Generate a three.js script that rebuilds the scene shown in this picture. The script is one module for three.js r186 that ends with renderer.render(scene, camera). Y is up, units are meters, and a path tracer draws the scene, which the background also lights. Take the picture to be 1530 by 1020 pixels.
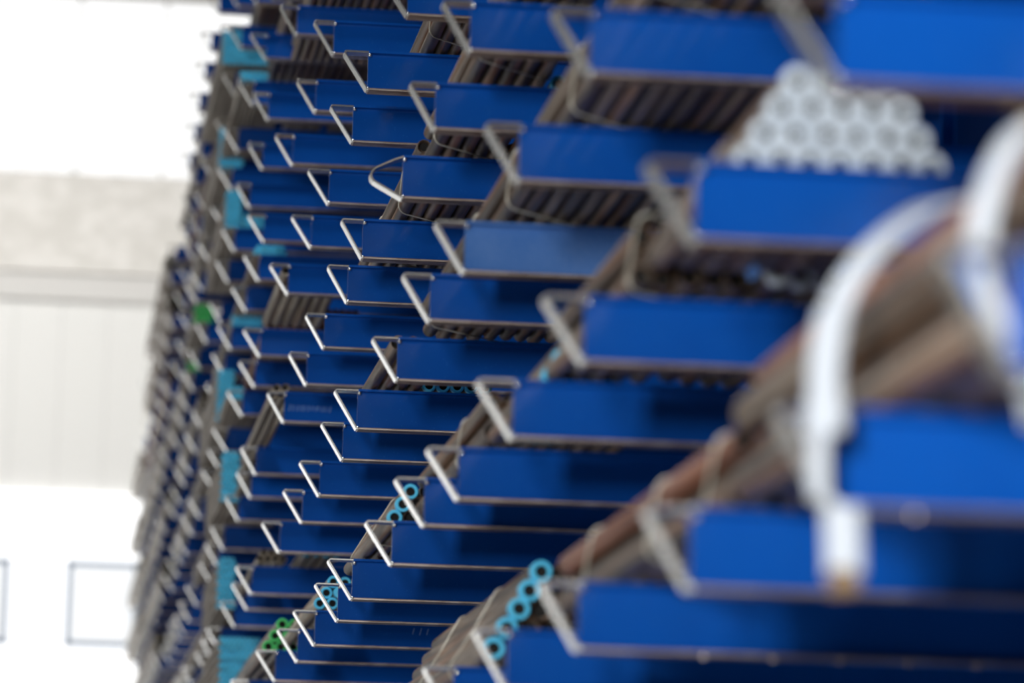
import * as THREE from 'three';
import { mergeGeometries } from 'three/addons/utils/BufferGeometryUtils.js';
import { RoundedBoxGeometry } from 'three/addons/geometries/RoundedBoxGeometry.js';
import { RectAreaLightUniformsLib } from 'three/addons/lights/RectAreaLightUniformsLib.js';

// ---------------------------------------------------------------- camera, light, exposure
const scene = new THREE.Scene();
const EYE = 1.6;                                   // camera height above the hall floor
const camera = new THREE.PerspectiveCamera(2 * Math.atan(510 / 5800) * 180 / Math.PI, 1530 / 1020, 0.2, 300);
camera.filmGauge = 36;
camera.rotation.order = 'YXZ';
camera.rotation.set(0.158907, -0.120520, 0.024398);
camera.position.set(0, EYE, 0);
camera.focus = 15.2;
camera.userData.fStop = 1.78;
scene.add(camera);
const renderer = new THREE.WebGLRenderer({ antialias: true });
renderer.toneMapping = THREE.LinearToneMapping;
renderer.toneMappingExposure = 1.0;
renderer.shadowMap.enabled = true;
RectAreaLightUniformsLib.init();
scene.background = new THREE.Color(0.75, 0.83, 0.95);

// added unseen side glazing, for fill light: [name, x, y, z, facing (x, z), width, height, radiance of the light]
const ADDED_GLAZING = [
  ['side_near', -7.42, 1.5, -11, [1, 0], 15, 2.4, 0.7],
];
const ADDED_KEY = [-1.45, 2.85, 1.4, 0.5, 1.2, 470];   // added unseen key light, left behind the camera: x, y, z, width, height, radiance
const ADDED_ROOF_LIGHTS = [[-1.6, 17.9, -47.5, 9, 5, 22], [-4.4, 17.9, -13, 3.4, 9, 15]];  // added unseen roof lights for far wall and far stands: x, y, z, width, depth, radiance

// ---------------------------------------------------------------- helpers
let seed = 7;
const rnd = () => { seed = (seed * 1664525 + 1013904223) >>> 0; return seed / 4294967296; };
const rr = (a, b) => a + (b - a) * rnd();
const taken = {};
function numbered(n) { const k = taken[n] = (taken[n] ?? -1) + 1; return k ? `${n}_${String(k).padStart(3, '0')}` : n; }
function tag(o, label, category, group, kind) {
  if (label) o.userData.label = label;
  if (category) o.userData.category = category;
  if (group) o.userData.group = group;
  if (kind) o.userData.kind = kind;
  return o;
}
function thing(name, x, y, z) { const g = new THREE.Group(); g.name = numbered(name); g.position.set(x, y, z); scene.add(g); return g; }
function part(name, geo, mat, parent, x = 0, y = 0, z = 0) {
  const m = new THREE.Mesh(geo, mat); m.name = name; m.position.set(x, y, z); m.castShadow = m.receiveShadow = true; parent.add(m); return m;
}
function solid(name, geo, mat, x, y, z, kind) {
  const m = new THREE.Mesh(geo, mat); m.name = numbered(name); m.position.set(x, y, z); m.castShadow = m.receiveShadow = true;
  if (kind) m.userData.kind = kind; scene.add(m); return m;
}
const box = (w, h, d) => new THREE.BoxGeometry(w, h, d);

// ---------------------------------------------------------------- textures
function hash(x, y) { let h = (x * 374761393 + y * 668265263) | 0; h = Math.imul(h ^ (h >>> 13), 1274126177); return ((h ^ (h >>> 16)) >>> 0) / 4294967296; }
function vnoise(x, y, p) {
  const xi = Math.floor(x), yi = Math.floor(y), fx = x - xi, fy = y - yi, s = t => t * t * (3 - 2 * t), m = (a, b) => ((a % b) + b) % b;
  const g = (i, j) => hash(m(i, p), m(j, p));
  const u = s(fx), v = s(fy);
  return (g(xi, yi) * (1 - u) + g(xi + 1, yi) * u) * (1 - v) + (g(xi, yi + 1) * (1 - u) + g(xi + 1, yi + 1) * u) * v;
}
function fbm(x, y, p, n = 4) { let a = 0, w = 0.5, t = 0; for (let i = 0; i < n; i++) { a += w * vnoise(x, y, p); t += w; x *= 2; y *= 2; p *= 2; w *= 0.5; } return a / t; }
function texture(n, fn, srgb, rep) {
  const d = new Uint8Array(n * n * 4);
  for (let j = 0; j < n; j++) for (let i = 0; i < n; i++) { const c = fn(i / n, j / n), k = (j * n + i) * 4; d[k] = c[0]; d[k + 1] = c[1]; d[k + 2] = c[2]; d[k + 3] = 255; }
  const t = new THREE.DataTexture(d, n, n); t.magFilter = THREE.LinearFilter; t.minFilter = THREE.LinearMipmapLinearFilter; t.generateMipmaps = true;
  t.wrapS = t.wrapT = THREE.RepeatWrapping; if (rep) t.repeat.set(...rep); if (srgb) t.colorSpace = THREE.SRGBColorSpace; t.needsUpdate = true; return t;
}
const mix = (a, b, t) => a.map((v, i) => v + (b[i] - v) * t);
const sm = (a, b, x) => { const t = Math.min(1, Math.max(0, (x - a) / (b - a))); return t * t * (3 - 2 * t); };
// mill scale and rust of steel pipe
const pipeTex = (dark, pale, rust, amount, s) => texture(256, (u, v) => {
  const a = fbm(u * 6 + s, v * 24 + s, 24 * 4, 4), b = fbm(u * 10 + 3 + s, v * 20 + 9, 40, 4), g = hash((u * 256) | 0, (v * 256) | 0);
  let c = mix(dark, pale, sm(0.3, 0.75, a)); c = mix(c, rust, amount * sm(0.5, 0.72, b)); return c.map(x => Math.min(255, x * (0.9 + 0.2 * g)));
}, true);
const paintTex = texture(256, (u, v) => {                           // factory paint: faint dust specks
  const g = hash((u * 256) | 0, ((v * 256) | 0) + 31), a = fbm(u * 8, v * 8, 8, 4);
  let c = mix([1, 73, 160], [2, 79, 168], a); if (g > 0.995) c = mix(c, [70, 110, 190], 0.6); return c;
}, true);
const roughTex = texture(128, (u, v) => { const a = 90 + 90 * fbm(u * 8, v * 8, 8, 5); return [a, a, a]; });

// ---------------------------------------------------------------- materials
const std = (color, roughness, metalness = 0, extra = {}) => new THREE.MeshPhysicalMaterial({ color, roughness, metalness, ...extra });
const M = {
  blue: std(0xffffff, 0.8, 0, { map: paintTex, specularIntensity: 0.15, clearcoat: 0.5, clearcoatRoughness: 0.14 }),
  zinc: std(new THREE.Color(0.74, 0.74, 0.71), 0.22, 1),
  mottled: std(0xffffff, 0.34, 0.75, { map: texture(256, (u, v) => { const a = fbm(u * 30, v * 6, 30, 4), b = fbm(u * 9 + 4, v * 9, 9, 3), c = mix([150, 132, 120], [205, 196, 190], sm(0.35, 0.7, a)); return mix(c, [112, 84, 66], 0.8 * sm(0.55, 0.75, b)); }, true) }),  // mottled grey-brown metal of the lower flanges and bolts
  blueDusty: std(0xffffff, 0.9, 0, { map: texture(256, (u, v) => { const g = hash((u * 256) | 0, (v * 256) | 0), a = fbm(u * 6, v * 6, 6, 5); return mix([8, 76, 162], [112, 140, 192], 0.35 + 0.35 * a + 0.2 * g); }, true) }),
  weld: std(new THREE.Color(0.95, 0.95, 0.95), 0.12, 1),
  dark: [0, 1, 2].map(i => std(0xffffff, 0.5, 0.25, { map: pipeTex([74, 62, 52], [156, 138, 120], [138, 88, 52], 0.7, i * 5.3) })),
  pale: [0, 1].map(i => std(0xffffff, 0.55, 0.1, { map: pipeTex([150, 138, 120], [214, 204, 186], [150, 110, 74], 0.5, i * 2.9) })),
  rusty: [0, 1].map(i => std(0xffffff, 0.6, 0.1, { map: pipeTex([112, 74, 60], [170, 124, 106], [150, 86, 50], 0.8, i * 3.7) })),
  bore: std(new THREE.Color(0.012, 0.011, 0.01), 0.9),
  blueCap: std(new THREE.Color(0.07, 0.6, 0.93), 0.5),
  whiteCap: std(new THREE.Color(0.6, 0.68, 0.76), 0.45),
  greenCap: std(new THREE.Color(0.05, 0.62, 0.14), 0.45),
  wire: std(new THREE.Color(0.72, 0.7, 0.6), 0.4, 0.3),
  sling: std(new THREE.Color(0.6, 0.65, 0.72), 0.85),
  slingBlue: std(new THREE.Color(0.02, 0.15, 0.5), 0.8),
  leather: std(new THREE.Color(0.22, 0.14, 0.07), 0.8),
  chalk: std(new THREE.Color(0.25, 0.4, 0.7), 0.9),
  floor: std(new THREE.Color(0.27, 0.265, 0.255), 0.35, 0, { roughnessMap: roughTex }),
  wall: std(new THREE.Color(0.3, 0.29, 0.27), 0.8),
  wallDark: std(new THREE.Color(0.05, 0.05, 0.05), 0.85),
  ceiling: std(new THREE.Color(0.14, 0.14, 0.14), 0.85),
  panel: std(new THREE.Color(0.84, 0.83, 0.8), 0.7),
  girder: std(0xffffff, 0.75, 0, { map: texture(128, (u, v) => { const a = fbm(u * 12, v * 12, 12, 4); return mix([220, 216, 209], [236, 232, 226], sm(0.25, 0.75, a)); }, true, [5, 1]) }),
  girderDark: std(new THREE.Color(0.7, 0.68, 0.65), 0.75),
  frame: std(new THREE.Color(0.2, 0.27, 0.38), 0.5),
  glow: new THREE.MeshStandardMaterial({ color: 0x222222, roughness: 0.6, emissive: new THREE.Color(1, 1, 1), emissiveIntensity: 1.15 }),
  gate: new THREE.MeshStandardMaterial({ color: 0x222222, roughness: 0.6, emissive: new THREE.Color(1, 1, 1), emissiveIntensity: 1.8 }),
  glowSoft: new THREE.MeshStandardMaterial({ color: 0x222222, roughness: 0.6, emissive: new THREE.Color(0.97, 0.985, 1), emissiveIntensity: 1.05 }),
};

// ---------------------------------------------------------------- the hall
const ZF = -58, ZB = 4.3, XL = -7.5, XR = 4.2, TOP = 18;
solid('floor', box(XR - XL + 1, 0.3, ZB - ZF + 1), M.floor, (XL + XR) / 2, -0.15, (ZF + ZB) / 2, 'structure');
solid('ceiling', box(XR - XL + 1, 0.3, ZB - ZF + 1), M.ceiling, (XL + XR) / 2, TOP + 0.15, (ZF + ZB) / 2, 'structure');
solid('wall_right', box(0.3, TOP, ZB - ZF), M.wallDark, XR + 0.15, TOP / 2, (ZF + ZB) / 2, 'structure');
solid('wall_left', box(0.3, TOP, ZB - ZF), M.wallDark, XL - 0.15, TOP / 2, (ZF + ZB) / 2, 'structure');
solid('wall_back', box(XR - XL, TOP, 0.3), M.wallDark, (XL + XR) / 2, TOP / 2, ZB + 0.15, 'structure');
{ // added side window, unseen: a glowing pane and area light for fill
  let n = 1;
  for (const [, x, y, z, [fx, fz], w, h, power] of ADDED_GLAZING) {
    const g = thing(`window_${++n}`, x, y, z); g.userData.kind = 'structure'; g.rotation.y = Math.atan2(fx, fz);
    part('pane', box(w, h, 0.03), M.glowSoft, g);
    for (const s of [-1, 1]) { part('window_frame', box(0.1, h + 0.2, 0.1), M.frame, g, s * (w / 2 + 0.05)); part('window_frame', box(w, 0.1, 0.1), M.frame, g, 0, s * (h / 2 + 0.05)); }
    const l = new THREE.RectAreaLight(new THREE.Color(1, 0.99, 0.97), power, w, h); l.position.set(x + fx * 0.1, y, z + fz * 0.1);
    l.lookAt(x + fx * 5, y, z + fz * 5); l.name = 'panel_light'; scene.add(l);
  }
}
{ // added key light, unseen, shaped as a tall panel on a tripod
  const [x, y, z, w, h, power] = ADDED_KEY, g = thing('added_key_light', x, 0, z);
  tag(g, 'added key light, unseen, a tall panel on a tripod behind the camera', 'added light');
  const hg = part('housing', new RoundedBoxGeometry(w + 0.06, h + 0.06, 0.08, 2, 0.015), M.frame, g, 0, y, 0.05); part('diffuser', box(w, h, 0.012), M.glowSoft, g, 0, y, 0.003);
  part('pole', new THREE.CylinderGeometry(0.018, 0.022, y - h / 2 - 0.2, 12), M.frame, g, 0, (y - h / 2 + 0.2) / 2, 0.05);
  for (let i = 0; i < 3; i++) { const a = i * 2.094, L = new THREE.Mesh(new THREE.CylinderGeometry(0.012, 0.014, 0.95, 8), M.frame); L.name = 'leg'; L.castShadow = true; L.position.set(Math.cos(a) * 0.27, 0.4, 0.05 + Math.sin(a) * 0.27); L.rotation.order = 'YXZ'; L.rotation.set(0, -a, 0.6); g.add(L); }
  const l = new THREE.RectAreaLight(new THREE.Color(1, 0.99, 0.97), power, w, h); l.position.set(x, y, z - 0.02); l.lookAt(x, y, z - 5); l.name = 'lamp'; scene.add(l);
}
{ // added roof lights, unseen, to brighten the far wall and far stands
  for (const [x, y, z, w, d, power] of ADDED_ROOF_LIGHTS) {
  const g = thing('added_roof_light', x, y, z); g.userData.kind = 'structure';
  for (let i = 0; i < 3; i++) part('pane', box(w / 3 - 0.05, 0.03, d), M.glowSoft, g, (i - 1) * w / 3, 0, 0);
  for (const s of [-1, 1]) { part('window_frame', box(w + 0.2, 0.12, 0.1), M.frame, g, 0, 0, s * (d / 2 + 0.05)); part('window_frame', box(0.1, 0.12, d), M.frame, g, s * (w / 2 + 0.05), 0, 0); }
  const l = new THREE.RectAreaLight(new THREE.Color(1, 0.99, 0.97), power, w, d); l.position.set(x, y - 0.1, z); l.lookAt(x, 0, z); l.name = 'panel_light'; scene.add(l);
  }
}
{ // far end wall: ribbed panels, girder, a glowing glazed strip above and a translucent gate below
  const g = thing('wall_far', 0, 0, ZF); g.userData.kind = 'structure';
  const W = XR - XL, cx = (XL + XR) / 2, Y = v => v + EYE;
  const y0 = Y(6.78), y1 = Y(9.7), y2 = Y(10.1), y3 = Y(11.65), y4 = Y(14.35);
  part('backing', box(W, TOP, 0.3), M.wall, g, cx, TOP / 2, -0.4);
  for (let x = XL; x < XR - 0.01; x += 0.7) {                        // ribbed cladding sheets
    const w = 0.7, sh = mergeGeometries([box(w - 0.005, y1 - y0, 0.06), ...[-0.22, 0, 0.22].map(dx => box(0.03, y1 - y0, 0.012).translate(dx, 0, 0.034))]);
    part('panel', sh, M.panel, g, x + w / 2, (y0 + y1) / 2, -0.1);
  }
  part('girder', box(W, y2 - y1, 0.14), M.girderDark, g, cx, (y2 + y1) / 2, -0.08);
  part('girder', box(W, y3 - y2 - 0.03, 0.18), M.girder, g, cx, (y2 + y3) / 2, -0.06);
  for (let x = XL; x < XR - 0.01; x += 1.3) part('glazing', box(1.26, y4 - y3, 0.04), M.glow, g, x + 0.65, (y3 + y4) / 2, 0);
  part('lintel', box(W, 0.12, 0.3), M.girderDark, g, cx, y4 + 0.06, 0);
  const gl = new THREE.RectAreaLight(new THREE.Color(1, 1, 1), 0.6, W - 0.4, y0 - 0.4); gl.position.set(cx, y0 / 2, ZF + 0.12); gl.lookAt(cx, y0 / 2, 0); gl.name = 'panel_light'; scene.add(gl);
  const d = thing('door_1', 0, 0, ZF); d.userData.kind = 'structure';
  for (let y = 0; y < y0 - 0.1; y += y0 / 5) part('gate_panel', box(W, y0 / 5 - 0.01, 0.06), M.gate, d, cx, y + y0 / 10, 0);
  for (const x of [-4.76, -2.85, -0.94, 0.97, 2.88]) {            // small square lights in the gate
    const w = 1.02, h = 1.22, yc = Y(5.13);
    for (const s of [-1, 1]) { part('window_frame', box(0.085, h + 0.085, 0.06), M.frame, d, x + s * w / 2, yc, 0.06); part('window_frame', box(w, 0.085, 0.06), M.frame, d, x, yc + s * h / 2, 0.06); }
    part('pane', box(w - 0.05, h - 0.05, 0.02), M.glowSoft, d, x, yc, 0.045);
  }
}

// ---------------------------------------------------------------- the rack
const L0 = 0.688, STEP = 0.6535, H = 0.155, FL = 0.08;
const ARM = 1.45;
// stands: [distance, x of the arm ends, small offsets of single arms]
const STANDS = [
  [4.40, 1.125, {}],
  [5.75, 1.190, {}], [7.08, 1.199, {}], [8.55, 1.199, { 1: -0.009 }], [9.84, 1.199, { 1: -0.011, 2: 0.008 }], [11.17, 1.206, { 1: -0.016, 3: 0.011 }],
  [12.15, 1.205, { 1: 0.013, 2: 0.014, 3: -0.017 }], [13.36, 1.216, { 1: 0.009, 3: -0.006 }], [14.61, 1.183, { 2: -0.006, 4: 0.006 }], [15.59, 1.207, { 3: -0.006, 4: 0.007 }],
  [16.85, 1.208, { 4: -0.007, 5: 0.015 }], [17.98, 1.212, { 1: 0.011, 2: 0.006 }], [19.24, 1.190, { 1: 0.008, 2: -0.007, 3: -0.007, 4: -0.011, 6: 0.016 }],
  [21.25, 1.170, { 2: -0.033, 3: -0.025, 4: -0.021, 5: -0.029, 6: 0.009, 7: 0.054 }], [22.57, 1.219, { 5: -0.019, 7: 0.010 }], [23.80, 1.214, {}],
  [25.27, 1.199, { 2: -0.038, 3: -0.029, 4: -0.039, 5: -0.013, 6: -0.009, 7: 0.010, 8: 0.054 }], [26.54, 1.224, { 2: -0.015, 3: -0.014, 4: -0.011, 8: 0.024 }],
  [27.97, 1.248, { 4: 0.022, 6: -0.055, 9: 0.053 }], [29.42, 1.210, { 3: -0.028, 4: -0.015, 6: 0.025 }], [30.72, 1.210, { 3: -0.042, 4: -0.009, 6: 0.021 }],
  [31.80, 1.211, { 3: -0.058, 4: -0.056, 5: -0.040, 7: 0.09 }], [32.97, 1.214, { 3: -0.017, 4: -0.017, 7: 0.024 }], [34.25, 1.232, { 3: -0.017, 5: -0.014, 6: 0.023 }],
  [35.55, 1.241, { 3: -0.014, 4: -0.012, 5: 0.010 }], [36.8, 1.19, {}], [38.1, 1.2, {}], [39.4, 1.21, {}], [40.7, 1.2, {}], [42.0, 1.205, {}], [43.3, 1.2, {}], [44.6, 1.21, {}], [45.9, 1.2, {}],
];
const armY = (k, j) => L0 + STEP * j + (STANDS[k][2][j] ?? 0);       // underside of an arm, relative to the camera
// I-section with rounded roots, swept along x from 0 to ARM
function beamGeometry() {
  const s = new THREE.Shape(), b = FL / 2, t = 0.0035, f = 0.0085, r = 0.007, pts = [];
  const q = (cx, cy, a0) => { for (let i = 0; i <= 3; i++) { const a = a0 - i * Math.PI / 6; pts.push([cx + r * Math.cos(a), cy + r * Math.sin(a)]); } };
  pts.push([-t - r, f], [t + r, f]); q(t + r, f + r, -Math.PI / 2); q(t + r, H - f - r, Math.PI); pts.push([b, H - f], [b, H], [-b, H], [-b, H - f]);
  q(-t - r, H - f - r, Math.PI / 2); q(-t - r, f + r, 0);
  pts.forEach(([x, y], i) => i ? s.lineTo(x, y) : s.moveTo(x, y));
  const g = new THREE.ExtrudeGeometry(s, { depth: ARM, bevelEnabled: true, bevelThickness: 0.001, bevelSize: 0.001, bevelOffset: -0.001, bevelSegments: 1 });
  g.rotateY(Math.PI / 2); return g;
}
// flat bar bent into the nose of the arm: out along the top, round a bend, and back down to the foot of the web
function noseGeometry(reach, bulge) {
  const T = 0.008, pts = [];
  const top = H - T / 2, c = new THREE.Vector2(-reach, top);
  if (bulge) pts.push([0.02, top], [0.002, top], [-0.03, top - 0.012], [-0.088, top - 0.04], [-0.1, top - 0.047], [-0.11, top - 0.058], [-0.114, top - 0.07], [-0.112, top - 0.082], [-0.104, top - 0.092], [-0.09, top - 0.1], [-0.04, 0.024], [-0.002, 0.003]);
  else {
    const foot = new THREE.Vector2(-0.002, T / 2), d = foot.clone().sub(c).normalize(), r = 0.016;
    pts.push([0.02, top], [-reach + r, top]);
    const p0 = new THREE.Vector2(-reach + r, top), p1 = c.clone().addScaledVector(d, r);
    for (let i = 1; i < 6; i++) { const u = i / 6, a = p0.clone().lerp(c, u), b = c.clone().lerp(p1, u), p = a.lerp(b, u); pts.push([p.x, p.y]); }
    pts.push([p1.x, p1.y], [foot.x, foot.y]);
  }
  const off = (s) => pts.map((p, i) => {
    const a = pts[Math.max(0, i - 1)], b = pts[Math.min(pts.length - 1, i + 1)], l = Math.hypot(b[0] - a[0], b[1] - a[1]);
    return [p[0] - (b[1] - a[1]) / l * s, p[1] + (b[0] - a[0]) / l * s];
  });
  const s = new THREE.Shape(); [...off(T / 2), ...off(-T / 2).reverse()].forEach(([x, y], i) => i ? s.lineTo(x, y) : s.moveTo(x, y));
  const g = new THREE.ExtrudeGeometry(s, { depth: FL - 0.014, bevelEnabled: true, bevelThickness: 0.002, bevelSize: 0.0018, bevelOffset: -0.0018, bevelSegments: 2 });
  g.translate(0, 0, -(FL - 0.014) / 2); return g;
}
const flangeG = new RoundedBoxGeometry(ARM, 0.0083, FL, 2, 0.0018).translate(ARM / 2, 0.00415, 0), boltG = new THREE.CylinderGeometry(0.0075, 0.0075, 0.007, 6).rotateX(0);
const beamG = beamGeometry(), noseG = [0.088, 0.093, 0.098].map(r => noseGeometry(r)), noseBent = noseGeometry(0.1, true);
const weldG = new THREE.SphereGeometry(0.008, 10, 8), WELDS = [[0.004, H - 0.016, FL / 2 - 0.007], [0.001, 0.006, FL / 2 - 0.007]];
const uprightG = (() => { const h = L0 + EYE + STEP * 10 + 0.6; return mergeGeometries([box(0.012, h, 0.16).translate(0, h / 2, 0), box(0.32, h, 0.014).translate(0, 0, 0), box(0.32, h, 0.014)].map((g, i) => i ? g.translate(0, i === 1 ? h / 2 : h / 2, i === 1 ? 0.087 : -0.087) : g)); })();
const footG = new RoundedBoxGeometry(0.7, 0.14, 0.2, 2, 0.01);
const strokeG = (n, gap) => mergeGeometries(Array.from({ length: n }, (_, i) => box(0.0035, rr(0.022, 0.034), 0.0006).rotateZ(-0.25).translate(i * gap + rr(-0.003, 0.003), rr(-0.002, 0.002), 0)));
const ORD = ['first', 'second', 'third', 'fourth', 'fifth', 'sixth', 'seventh', 'eighth', 'ninth', 'tenth', 'eleventh', 'twelfth', 'thirteenth', 'fourteenth', 'fifteenth', 'sixteenth', 'seventeenth', 'eighteenth', 'nineteenth', 'twentieth'];
const ordinal = n => n <= 20 ? ORD[n - 1] : n < 30 ? 'twenty-' + ORD[n - 21] : n === 30 ? 'thirtieth' : 'thirty-' + ORD[n - 31];
const CARRY = { 1: 'only one arm nose showing', 2: 'beside the long white sling', 3: 'carrying the heap of white-ended pipes', 4: 'under the row of white pipe ends', 5: 'before the lowest blue pipe ends', 8: 'with a loop-shaped bent arm nose' };
STANDS.forEach(([dist, xe], k) => {
  const g = thing('cantilever_rack_stand', xe + ARM + 0.16, 0, -dist);
  const n = k + 1;
  tag(g, `blue cantilever rack stand, ${ordinal(n)} from the camera${CARRY[n] ? ', ' + CARRY[n] : dist > 30 ? ', far and blurred' : ', with bare metal arm noses'}`, 'storage rack', 'cantilever rack stands');
  part('upright', uprightG, M.blue, g);
  part('foot', footG, M.blue, g, -0.3, 0.07, 0);
  const top = dist > 36 ? 9 : 10, yTop = dist * 0.262 + 0.3;
  for (let j = 0; j <= top; j++) {
    const y = armY(k, j); if (y > yTop || y + H < dist * 0.068) continue;
    const arm = part('arm', beamG, k === 5 && j === 2 ? M.blueDusty : M.blue, g, -ARM - 0.16, y + EYE, 0);
    part('lower_flange', flangeG, M.mottled, arm).userData.label = 'mottled lower flange';
    if (j === 0 && (k === 1 || k === 3)) for (let i = k === 3 ? 1 : 0; i < (k === 3 ? 6 : 1); i++) part('bolt', boltG, M.mottled, arm, 0.124 + i * 0.156, -0.003, 0.026);
    const bent = k === 7 && j === 3;
    part('end_stop', bent ? noseBent : noseG[(k * 3 + j * 5) % 3], M.zinc, arm).userData.label = bent ? 'bent end stop pushed out into a loop' : 'bare metal end stop';
    for (const w of WELDS) part('weld_bead', weldG, M.weld, arm, ...w);
    const marks = { '12,3': [12, 0.018, 0.03, 0.08], '11,2': [2, 0.02, 0.42, 0.09], '6,1': [4, 0.016, 0.42, 0.1], '10,1': [3, 0.03, 0.43, 0.08] }[`${k},${j}`];
    if (marks) part('chalk_mark', strokeG(marks[0], marks[1]), M.chalk, arm, marks[2], marks[3], 0.0042);
  }
});

// ---------------------------------------------------------------- pipes
function tubeGeometry(seg) {                                         // unit length along -z from z = 0, outer radius 1
  const ri = 0.72, p = [[ri, -0.06], [ri, 0.0], [0.98, 0.0], [1, -0.0015], [1, -0.9985], [0.98, -1], [ri, -1], [ri, -0.94]];
  const g = new THREE.LatheGeometry(p.map(([r, y]) => new THREE.Vector2(r, -y)), seg); g.rotateX(-Math.PI / 2);
  return g;
}
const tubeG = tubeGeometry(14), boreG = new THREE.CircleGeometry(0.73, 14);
function capGeometry(seg, inner) {                                   // coloured plastic ring pushed over the near end
  const p = [[inner, -0.25], [inner, 0.06], [inner + 0.05, 0.1], [0.95, 0.1], [1.03, 0.04], [1.03, -1.0], [1.0, -1.0]];
  const g = new THREE.LatheGeometry(p.map(([r, y]) => new THREE.Vector2(r, y)).reverse(), seg); g.rotateX(Math.PI / 2); return g;
}
const capG = { blue: capGeometry(18, 0.6), white: capGeometry(18, 0.5), green: capGeometry(18, 0.6) }, capFar = capGeometry(12, 0.3);
const capM = { blue: M.blueCap, white: M.whiteCap, green: M.greenCap };
const LIMIT = 300; let singles = 0;
const loose = { plain: [], blue: [], white: [], green: [] };
const NAME = { plain: 'steel_pipe', blue: 'blue_ended_pipe', white: 'white_ended_pipe', green: 'green_ended_pipe' };
function makePipe(b, x, y, zn, zf, r, single) {
  const mats = b.mat, m = mats[Math.floor(rnd() * mats.length)], len = zf - zn;
  if (single) {
    const g = thing(NAME[b.kind], x, y + EYE, -zn);
    tag(g, b.label, 'pipe', b.group);
    const t = part('tube', tubeG, m, g); t.scale.set(r, r, len); t.rotation.z = rr(0, 6.28);
    const c = part('bore', boreG, M.bore, g, 0, 0, -0.03); c.scale.setScalar(r);
    if (b.kind !== 'plain') { const e = part('end_cap', capG[b.kind], capM[b.kind], g); e.scale.set(r, r, r); }
  } else {
    const mat = new THREE.Matrix4().makeTranslation(x, y + EYE, -zn).multiply(new THREE.Matrix4().makeRotationZ(rr(0, 6.28))).multiply(new THREE.Matrix4().makeScale(r, r, len));
    loose[b.kind].push([mat, m, r]);
  }
}
const shelf = (j, zn, zf) => { let best = L0 + STEP * j - 0.05; STANDS.forEach(([d], k) => { if (d > zn - 0.1 && d < zf + 0.1) best = Math.max(best, armY(k, j)); }); return best + H + 0.0085; };
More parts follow.
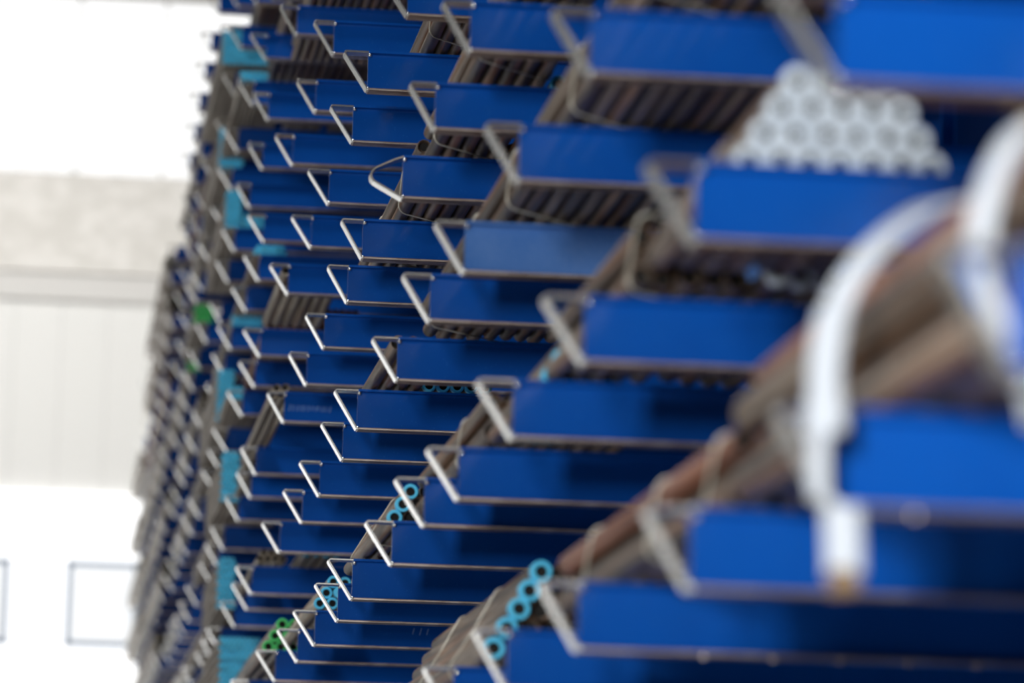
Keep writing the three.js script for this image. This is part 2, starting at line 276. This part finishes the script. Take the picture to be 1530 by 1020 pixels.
// piles: shelf, near end, far end, left edge, pipe radius, pipes in the bottom row, rows, ends, where in words, options
const PILES = [
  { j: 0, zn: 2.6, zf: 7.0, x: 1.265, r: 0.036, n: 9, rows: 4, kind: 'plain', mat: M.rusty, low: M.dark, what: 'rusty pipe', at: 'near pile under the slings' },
  { j: 0, zn: 7.1, zf: 9.5, x: 1.275, r: 0.027, n: 9, rows: 3, kind: 'plain', mat: M.rusty, low: M.dark, what: 'brown pipe', at: 'lowest pile behind the slings', jit: 0.1 },
  { j: 0, zn: 10.9, zf: 13.6, x: 1.262, r: 0.0305, n: 8, rows: 5, kind: 'blue', caps: 1, mat: M.dark, what: 'brown pipe', at: 'lowest blue-ended pile', slope: 1, jit: 0.05 },
  { j: 1, zn: 7.17, zf: 8.25, x: 1.29, r: 0.0285, n: 7, rows: 4, kind: 'white', mat: M.dark, what: 'white-ended pipe', at: 'heap in the upper right', slope: 1, jit: 0.02 },
  { j: 1, zn: 4.6, zf: 7.0, x: 1.75, r: 0.026, n: 8, rows: 4, kind: 'plain', mat: M.pale, what: 'beige pipe', at: 'pile right of the white-ended heap' },
  { j: 1, zn: 8.44, zf: 9.85, x: 1.285, r: 0.026, n: 5, rows: 3, kind: 'plain', mat: M.dark, what: 'brown pipe', at: 'pile left of the white-ended row', jit: 0.03 },
  { j: 1, zn: 8.36, zf: 9.85, x: 1.572, r: 0.0285, n: 7, rows: 1, kind: 'white', mat: M.dark, what: 'white-ended pipe', at: 'single row, right of centre' },
  { j: 1, zn: 9.93, zf: 11.15, x: 1.285, r: 0.0255, n: 4, rows: 3, kind: 'blue', caps: 1, mat: M.dark, what: 'brown pipe', at: 'second-shelf pile below centre', slope: 1, jit: 0.03 },
  { j: 1, zn: 11.25, zf: 13.25, x: 1.285, r: 0.0255, n: 2, rows: 3, kind: 'plain', mat: M.dark, what: 'brown pipe', at: 'narrow second-shelf pile', jit: 0.03 },
  { j: 1, zn: 11.26, zf: 13.25, x: 1.412, r: 0.0255, n: 6, rows: 3, kind: 'blue', caps: 2, mat: M.dark, what: 'brown pipe', at: 'blue-ended second-shelf pile', jit: 0.03 },
  { j: 1, zn: 13.46, zf: 15.3, x: 1.205, r: 0.0265, n: 8, rows: 3, kind: 'blue', caps: 1, mat: M.dark, what: 'brown pipe', at: 'slanting low run at centre', slope: 1, jit: 0.04 },
  { j: 2, zn: 5.2, zf: 10.5, x: 1.31, r: 0.026, n: 12, rows: 3, kind: 'plain', mat: M.dark, what: 'dark pipe', at: 'third-shelf pile, upper right' },
  { j: 2, zn: 10.65, zf: 13.5, x: 1.31, r: 0.026, n: 12, rows: 3, kind: 'plain', mat: M.dark, what: 'dark pipe', at: 'third-shelf pile at centre' },
  { j: 2, zn: 13.65, zf: 15.0, x: 1.215, r: 0.026, n: 4, rows: 1, kind: 'plain', mat: M.dark, what: 'brown pipe', at: 'short third-shelf pile', jit: 0.05 },
  { j: 2, zn: 14.67, zf: 16, x: 1.435, r: 0.026, n: 5, rows: 2, kind: 'blue', mat: M.dark, what: 'blue-ended pipe', at: 'short pile at centre', jit: 0.03 },
  { j: 3, zn: 8, zf: 13.6, x: 1.31, r: 0.026, n: 5, rows: 3, kind: 'plain', mat: M.dark, what: 'dark pipe', at: 'fourth-shelf pile near the top' },
  { j: 3, zn: 12.24, zf: 13.6, x: 1.588, r: 0.026, n: 2, rows: 1, kind: 'blue', mat: M.dark, what: 'blue-ended pipe', at: 'pair near the top centre', jit: 0.02 },
  { j: 3, zn: 8, zf: 13.6, x: 1.7, r: 0.026, n: 7, rows: 3, kind: 'plain', mat: M.dark, what: 'dark pipe', at: 'fourth-shelf pile right of the blue-ended pair' },
  { j: 3, zn: 13.75, zf: 16.4, x: 1.305, r: 0.026, n: 12, rows: 3, kind: 'plain', mat: M.dark, what: 'dark pipe', at: 'fourth-shelf pile left of centre' },
  { j: 4, zn: 10, zf: 15.3, x: 1.39, r: 0.026, n: 12, rows: 3, kind: 'plain', mat: M.dark, what: 'dark pipe', at: 'fifth-shelf pile at the top' },
  { j: 1, zn: 16.95, zf: 19.1, x: 1.21, r: 0.026, n: 5, rows: 3, kind: 'blue', caps: 2, mat: M.pale, what: 'pipe', at: 'small blue-ended pile, bottom left', slope: 1 },
  { j: 1, zn: 19.35, zf: 22.4, x: 1.13, r: 0.03, n: 5, rows: 3, kind: 'green', mat: M.dark, what: 'green-ended pipe', at: 'pile at the bottom edge', slope: 1 },
];
const pileInfo = [], centres = [];
function pile(b) {
  b.group = b.far ? null : `pipes of the ${b.at}`;
  const ROW = ['bottom row', 'second row', 'third row', 'fourth row', 'fifth row'];
  const y0 = b.y ?? shelf(b.j, b.zn, b.zf), dx = b.r * 2.08, dy = b.r * 1.8;
  const dz = b.jit ?? 0.06;
  centres.length = 0;
  for (let row = 0; row < b.rows; row++) {
    const m = b.n - (b.slope ? row : row % 2), x0 = b.x + b.r + (b.slope ? row * b.r * 1.04 : (row % 2) * b.r * 1.04);
    for (let i = 0; i < m; i++) {
      const front = b.far ? false : row === 0 || i === 0 || row === b.rows - 1 || b.kind === 'white';
      const kind = b.only ? (row === 0 && b.only.includes(i) ? b.kind : 'plain') : b.caps && i >= b.caps ? 'plain' : b.kind;
      const single = front && i < 9 && singles < LIMIT; if (single) { singles++; b.label = `${b.what}, ${ordinal(i + 1)} from left, ${b.rows === 1 ? '' : row === b.rows - 1 ? 'top row, ' : ROW[row] + ', '}${b.at}`; }
      centres.push([x0 + i * dx, y0 + b.r + row * dy, b.r]);
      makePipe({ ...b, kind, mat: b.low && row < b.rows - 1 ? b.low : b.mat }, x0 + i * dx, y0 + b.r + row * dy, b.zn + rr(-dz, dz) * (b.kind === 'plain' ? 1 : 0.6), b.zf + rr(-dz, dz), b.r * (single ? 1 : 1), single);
    }
  }
  pileInfo.push({ ...b, y0, centres: [...centres], w: b.n * dx, h: (b.rows - 1) * dy + 2 * b.r });
}
PILES.forEach(pile);
// far piles, too small to tell the pipes apart one by one
const FAR = [
  // shelf, near, far, left, radius, pipes per row, rows, ends, body
  [8, 26.3, 29, 1.11, 0.0145, 12, 9, 'blue'], [7, 23.95, 26.3, 1.13, 0.0145, 10, 3, 'blue'], [7, 23.95, 26.3, 1.5, 0.0145, 8, 3, 'blue'], [7, 23.95, 26.3, 1.8, 0.0145, 6, 3, 'blue'],
  [7, 26.7, 29, 1.13, 0.0145, 6, 12, 'blue'], [6, 25.4, 28, 1.13, 0.0145, 4, 10, 'blue'], [6, 25.4, 28, 1.25, 0.0145, 7, 4, 'blue'], [5, 25.4, 28, 1.2, 0.0145, 7, 4, 'blue'], [5, 22.7, 25, 1.19, 0.016, 6, 2, 'blue'],
  [4, 25.4, 28, 1.12, 0.0145, 4, 13, 'blue'], [4, 23.95, 25.3, 1.13, 0.0145, 8, 3, 'blue'], [3, 23.95, 26, 1.1, 0.0145, 4, 12, 'blue'], [2, 23.95, 26, 1.1, 0.0145, 4, 12, 'blue'], [1, 22.7, 25, 1.07, 0.0145, 8, 13, 'blue'], [1, 25.4, 28, 1.1, 0.0145, 6, 14, 'blue'],
  [2, 21.0, 23.5, 1.42, 0.026, 4, 2, 'blue'], [6, 29.5, 31.5, 1.1, 0.02, 4, 4, 'green'], [6, 31.95, 34, 1.15, 0.02, 3, 3, 'green'], [2, 21.4, 23.5, 1.2, 0.02, 4, 2, 'pale'], [4, 19.36, 21, 1.16, 0.026, 6, 1, 'pale'], [3, 19.4, 22, 1.12, 0.02, 3, 2, 'pale'],
  [4, 21.4, 24, 1.22, 0.018, 14, 4, 'rusty'], [3, 22.7, 30, 1.19, 0.024, 7, 3, 'pale'], [2, 26.7, 34, 1.17, 0.024, 7, 4, 'pale'], [4, 28.1, 34, 1.17, 0.024, 7, 4, 'pale'], [5, 29.5, 34, 1.17, 0.024, 7, 4, 'pale'], [7, 28.1, 33, 1.18, 0.024, 7, 5, 'pale'], [6, 32, 38, 1.16, 0.024, 7, 4, 'pale'],
  [6, 17.4, 20.5, 1.24, 0.022, 20, 3, 'dark'], [7, 21.4, 23.9, 1.3, 0.025, 22, 4, 'dark'], [8, 22.8, 26, 1.28, 0.022, 22, 5, 'dark'], [8, 29.5, 34, 1.2, 0.02, 14, 4, 'rusty'], [9, 30.8, 36, 1.2, 0.022, 14, 3, 'pale'],
  [5, 36, 42, 1.15, 0.024, 9, 4, 'pale'], [4, 36.0, 42, 1.13, 0.024, 9, 4, 'pale'], [6, 38.2, 44, 1.13, 0.024, 9, 5, 'pale'], [7, 36.9, 44, 1.15, 0.024, 9, 4, 'rusty'], [8, 36.9, 44, 1.12, 0.024, 9, 5, 'pale'], [9, 38.2, 44, 1.12, 0.024, 9, 4, 'pale'], [3, 36.9, 46, 1.12, 0.024, 9, 5, 'pale'], [5, 42.2, 47, 1.09, 0.024, 9, 4, 'pale'], [7, 44, 47, 1.09, 0.024, 9, 5, 'pale'], [6, 44, 47, 1.09, 0.024, 9, 4, 'pale'], [4, 42.2, 47, 1.09, 0.024, 9, 5, 'pale'],
];
for (const [j, zn, zf, x, r, n, rows, what] of FAR) pile({ j, zn, zf, x, r, n, rows, kind: capM[what] ? what : 'plain', mat: { dark: M.dark, rusty: M.rusty }[what] ?? M.pale, at: 'far pipe', far: true, jit: 0.02 });
// the pipes past the limit: one object per kind of end
const STUFF = { plain: 'dark steel pipes packed inside the piles and on the far shelves', blue: 'bundles of small pipes with bright blue ends on the far shelves', white: 'white-ended pipes inside the heap', green: 'green-ended pipes on the far shelves at the left edge of the rack' };
for (const kind in loose) {
  const list = loose[kind]; if (!list.length) continue;
  const g = thing(NAME[kind] + '_stack', 0, 0, 0); tag(g, STUFF[kind], 'pipes', null, 'stuff');
  const mats = [...new Set(list.map(l => l[1]))];
  for (const m of mats) {
    const sub = list.filter(l => l[1] === m), im = new THREE.InstancedMesh(tubeG, m, sub.length); im.name = 'tube'; im.castShadow = im.receiveShadow = true; im.userData.kind = 'stuff';
    sub.forEach((l, i) => im.setMatrixAt(i, l[0])); g.add(im);
  }
  const flat = (geo, mat, name, dz) => {
    const im = new THREE.InstancedMesh(geo, mat, list.length); im.name = name; im.userData.kind = 'stuff'; im.castShadow = im.receiveShadow = true;
    list.forEach((l, i) => { const p = new THREE.Vector3().setFromMatrixPosition(l[0]); im.setMatrixAt(i, new THREE.Matrix4().makeTranslation(p.x, p.y, p.z + dz).multiply(new THREE.Matrix4().makeScale(l[2], l[2], l[2]))); }); g.add(im);
  };
  flat(boreG, M.bore, 'bore', -0.03);
  if (kind !== 'plain') flat(capFar, capM[kind], 'end_cap', 0);
}

// ---------------------------------------------------------------- wire ties round the piles
function tie(b, z, label, r = 0.0035, slant = 0.05) {
  // taut loop: the hull of the pile's cross-section, drifting away from the camera along its underside
  const g = r + 0.0008, pts = [], q = b.w * slant, l = b.x - g, low = b.y0 + b.r;
  for (const [x, y, R] of b.centres) for (let i = 0; i < 24; i++) { const a = i / 24 * Math.PI * 2; pts.push([x + Math.cos(a) * (R + g) * 1.006, y + Math.sin(a) * (R + g) * 1.006]); }
  pts.sort((p, o) => p[0] - o[0] || p[1] - o[1]);
  const half = list => { const h = []; for (const p of list) { while (h.length > 1 && (h.at(-1)[0] - h.at(-2)[0]) * (p[1] - h.at(-2)[1]) - (h.at(-1)[1] - h.at(-2)[1]) * (p[0] - h.at(-2)[0]) <= 0) h.pop(); h.push(p); } h.pop(); return h; };
  const hull = [...half(pts), ...half([...pts].reverse())], path = new THREE.CurvePath();
  const drift = ([x, y]) => (y < low ? q * (x - l) / b.w : -0.12 * Math.min(1, (y - low) / 0.1) + q * Math.max(0, (x - l) / b.w - 0.12));
  const V = hull.map(p => new THREE.Vector3(p[0], p[1] + EYE, -z - drift(p)));
  V.forEach((v, i) => path.add(new THREE.LineCurve3(v, V[(i + 1) % V.length])));
  const c = path;
  const m = solid('wire_tie', new THREE.TubeGeometry(c, 180, r, 6, true), M.wire, 0, 0, 0);
  tag(m, label, 'wire tie'); return m;
}
{
  const byAt = s => pileInfo.find(p => p.at.includes(s));
  const T = [
    ['near pile under', 4.78, 'grey wire tie round the rusty pile between the two white slings', 0.004],
    ['lowest pile behind', 7.35, 'pale wire tie round the lowest pile, just behind the third stand', 0.003], ['lowest pile behind', 8.05, 'pale wire tie on the lowest pile, before the fourth stand arm', 0.003], ['lowest pile behind', 9.0, 'pale wire tie on the lowest pile, before the blue pipe ends', 0.003],
    ['lowest blue-ended', 11.8, 'upper wire tie round the lowest blue-ended pile near the bottom edge'], ['lowest blue-ended', 12.8, 'lower wire tie at the far end of the lowest blue-ended pile'],
    ['narrow second-shelf', 11.95, 'wire tie on the narrow second-shelf pile below centre'], ['slanting low', 14.05, 'first wire tie on the slanting low run of pipes'], ['slanting low', 14.95, 'second wire tie on the slanting low run of pipes'],
    ['left of the white-ended row', 8.46, 'wire tie on the brown pile left of the white-ended row'],
    ['third-shelf pile, upper', 8.38, 'wire tie under the third-shelf pile at the upper right'], ['third-shelf pile, upper', 9.66, 'wire tie under the third-shelf pile right of centre'],
    ['third-shelf pile at', 11.0, 'wire tie under the third-shelf pile above the dusty arm'], ['third-shelf pile at', 13.18, 'wire tie under the third-shelf pile at the centre'], ['third-shelf pile at', 12.0, 'wire tie on the third-shelf pile between two centre stands'],
    ['pile near the top', 11.9, 'wire tie on the fourth-shelf pile near the top'], ['pile near the top', 13.2, 'wire tie on the fourth-shelf pile just above the bent end stop'], ['fourth-shelf pile left of centre', 14.44, 'wire tie on the fourth-shelf pile just below the bent end stop'], ['fourth-shelf pile left of centre', 15.42, 'wire tie near the far ends of the fourth-shelf pile'],
    ['fifth-shelf', 14.3, 'wire tie on the fifth-shelf pile at the top edge'],
  ];
  for (const [s, z, label, r] of T) { const b = byAt(s); if (b) tie(b, z, label, r ?? 0.0026, 1.0); }
}

// ---------------------------------------------------------------- slings over the nearest pile
function band(points, width, thick, n = 60) {                        // flat webbing along a path in a plane x-y, its width along z
  const c = new THREE.CatmullRomCurve3(points.map(p => new THREE.Vector3(p[0], p[1] + EYE, p[2])), false, 'centripetal'), pos = [], idx = [];
  for (let i = 0; i <= n; i++) {
    const u = i / n, p = c.getPoint(u), t = c.getTangent(u), w = typeof width === 'function' ? width(u) : width;
    const side = new THREE.Vector3(0.55, 0, 0.83).addScaledVector(t, -new THREE.Vector3(0.55, 0, 0.83).dot(t)).normalize(), nn = new THREE.Vector3().crossVectors(t, side).normalize();
    const ring = [[-1, -0.6], [-0.93, -1], [0.93, -1], [1, -0.6], [1, 0.6], [0.93, 1], [-0.93, 1], [-1, 0.6]];
    for (const [a, b] of ring) { const q = p.clone().addScaledVector(side, a * w / 2).addScaledVector(nn, b * thick / 2); pos.push(q.x, q.y, q.z); }
    if (i < n) for (let k = 0; k < 8; k++) { const a = i * 8 + k, b = i * 8 + (k + 1) % 8; idx.push(a, b, a + 8, b, b + 8, a + 8); }
  }
  for (const o of [0, n * 8]) for (let k = 1; k < 7; k++) o ? idx.push(o, o + k, o + k + 1) : idx.push(o, o + k + 1, o + k);
  const g = new THREE.BufferGeometry(); g.setAttribute('position', new THREE.Float32BufferAttribute(pos, 3)); g.setIndex(idx);
  g.computeVertexNormals(); g.setAttribute('uv', new THREE.Float32BufferAttribute(new Float32Array(pos.length / 3 * 2), 2)); return g;
}
{
  const s = thing('lifting_sling', 0, 0, 0);
  tag(s, 'white textile sling over the rusty pile, its thick sleeve hanging beside the near arm', 'sling');
  part('webbing', band([[1.60, 1.138, -5.64], [1.48, 1.14, -5.64], [1.385, 1.15, -5.64], [1.325, 1.145, -5.63], [1.270, 1.114, -5.630], [1.216, 1.062, -5.620], [1.174, 0.994, -5.620], [1.154, 0.916, -5.620], [1.151, 0.833, -5.620]], 0.058, 0.008), M.sling, s);
  part('sleeve', band([[1.164, 0.973, -5.616], [1.154, 0.916, -5.616], [1.151, 0.853, -5.616], [1.152, 0.788, -5.616]], u => 0.055 + 0.02 * sm(0.6, 0.95, u), 0.02), M.sling, s);
  part('tail', band([[1.145, 0.812, -5.620], [1.143, 0.749, -5.620], [1.145, 0.692, -5.620]], 0.036, 0.007), M.sling, s);
  const t = thing('sling_tag', 0, 0, 0); tag(t, 'white tag with a brown leather tip hanging below the sling', 'tag');
  part('sheath', band([[1.178, 0.679, -5.610], [1.180, 0.624, -5.610], [1.182, 0.578, -5.610]], 0.066, 0.018), M.sling, t);
  part('tip', band([[1.182, 0.588, -5.610], [1.183, 0.550, -5.610]], 0.05, 0.021, 10), M.leather, t);
  part('cord', new THREE.TubeGeometry(new THREE.LineCurve3(new THREE.Vector3(1.145, 0.702 + EYE, -5.62), new THREE.Vector3(1.178, 0.671 + EYE, -5.61)), 4, 0.007, 8), M.sling, t);
  const q = thing('lifting_sling', 0, 0, 0);
  tag(q, 'white sling at the right edge, looped round the rusty pile, with a blue patch', 'sling');
  part('webbing', band([[1.6, 1.138, -4.96], [1.44, 1.14, -4.96], [1.34, 1.138, -4.95], [1.28, 1.112, -4.95], [1.243, 1.055, -4.95], [1.222, 0.985, -4.94], [1.216, 0.92, -4.94], [1.23, 0.875, -4.94], [1.256, 0.835, -4.94], [1.285, 0.78, -4.94], [1.3, 0.72, -4.94]], 0.042, 0.008), M.sling, q);
  part('blue_patch', band([[1.204, 0.945, -4.955], [1.203, 0.905, -4.955], [1.218, 0.865, -4.955]], 0.04, 0.011, 20), M.slingBlue, q);
}

renderer.render(scene, camera);
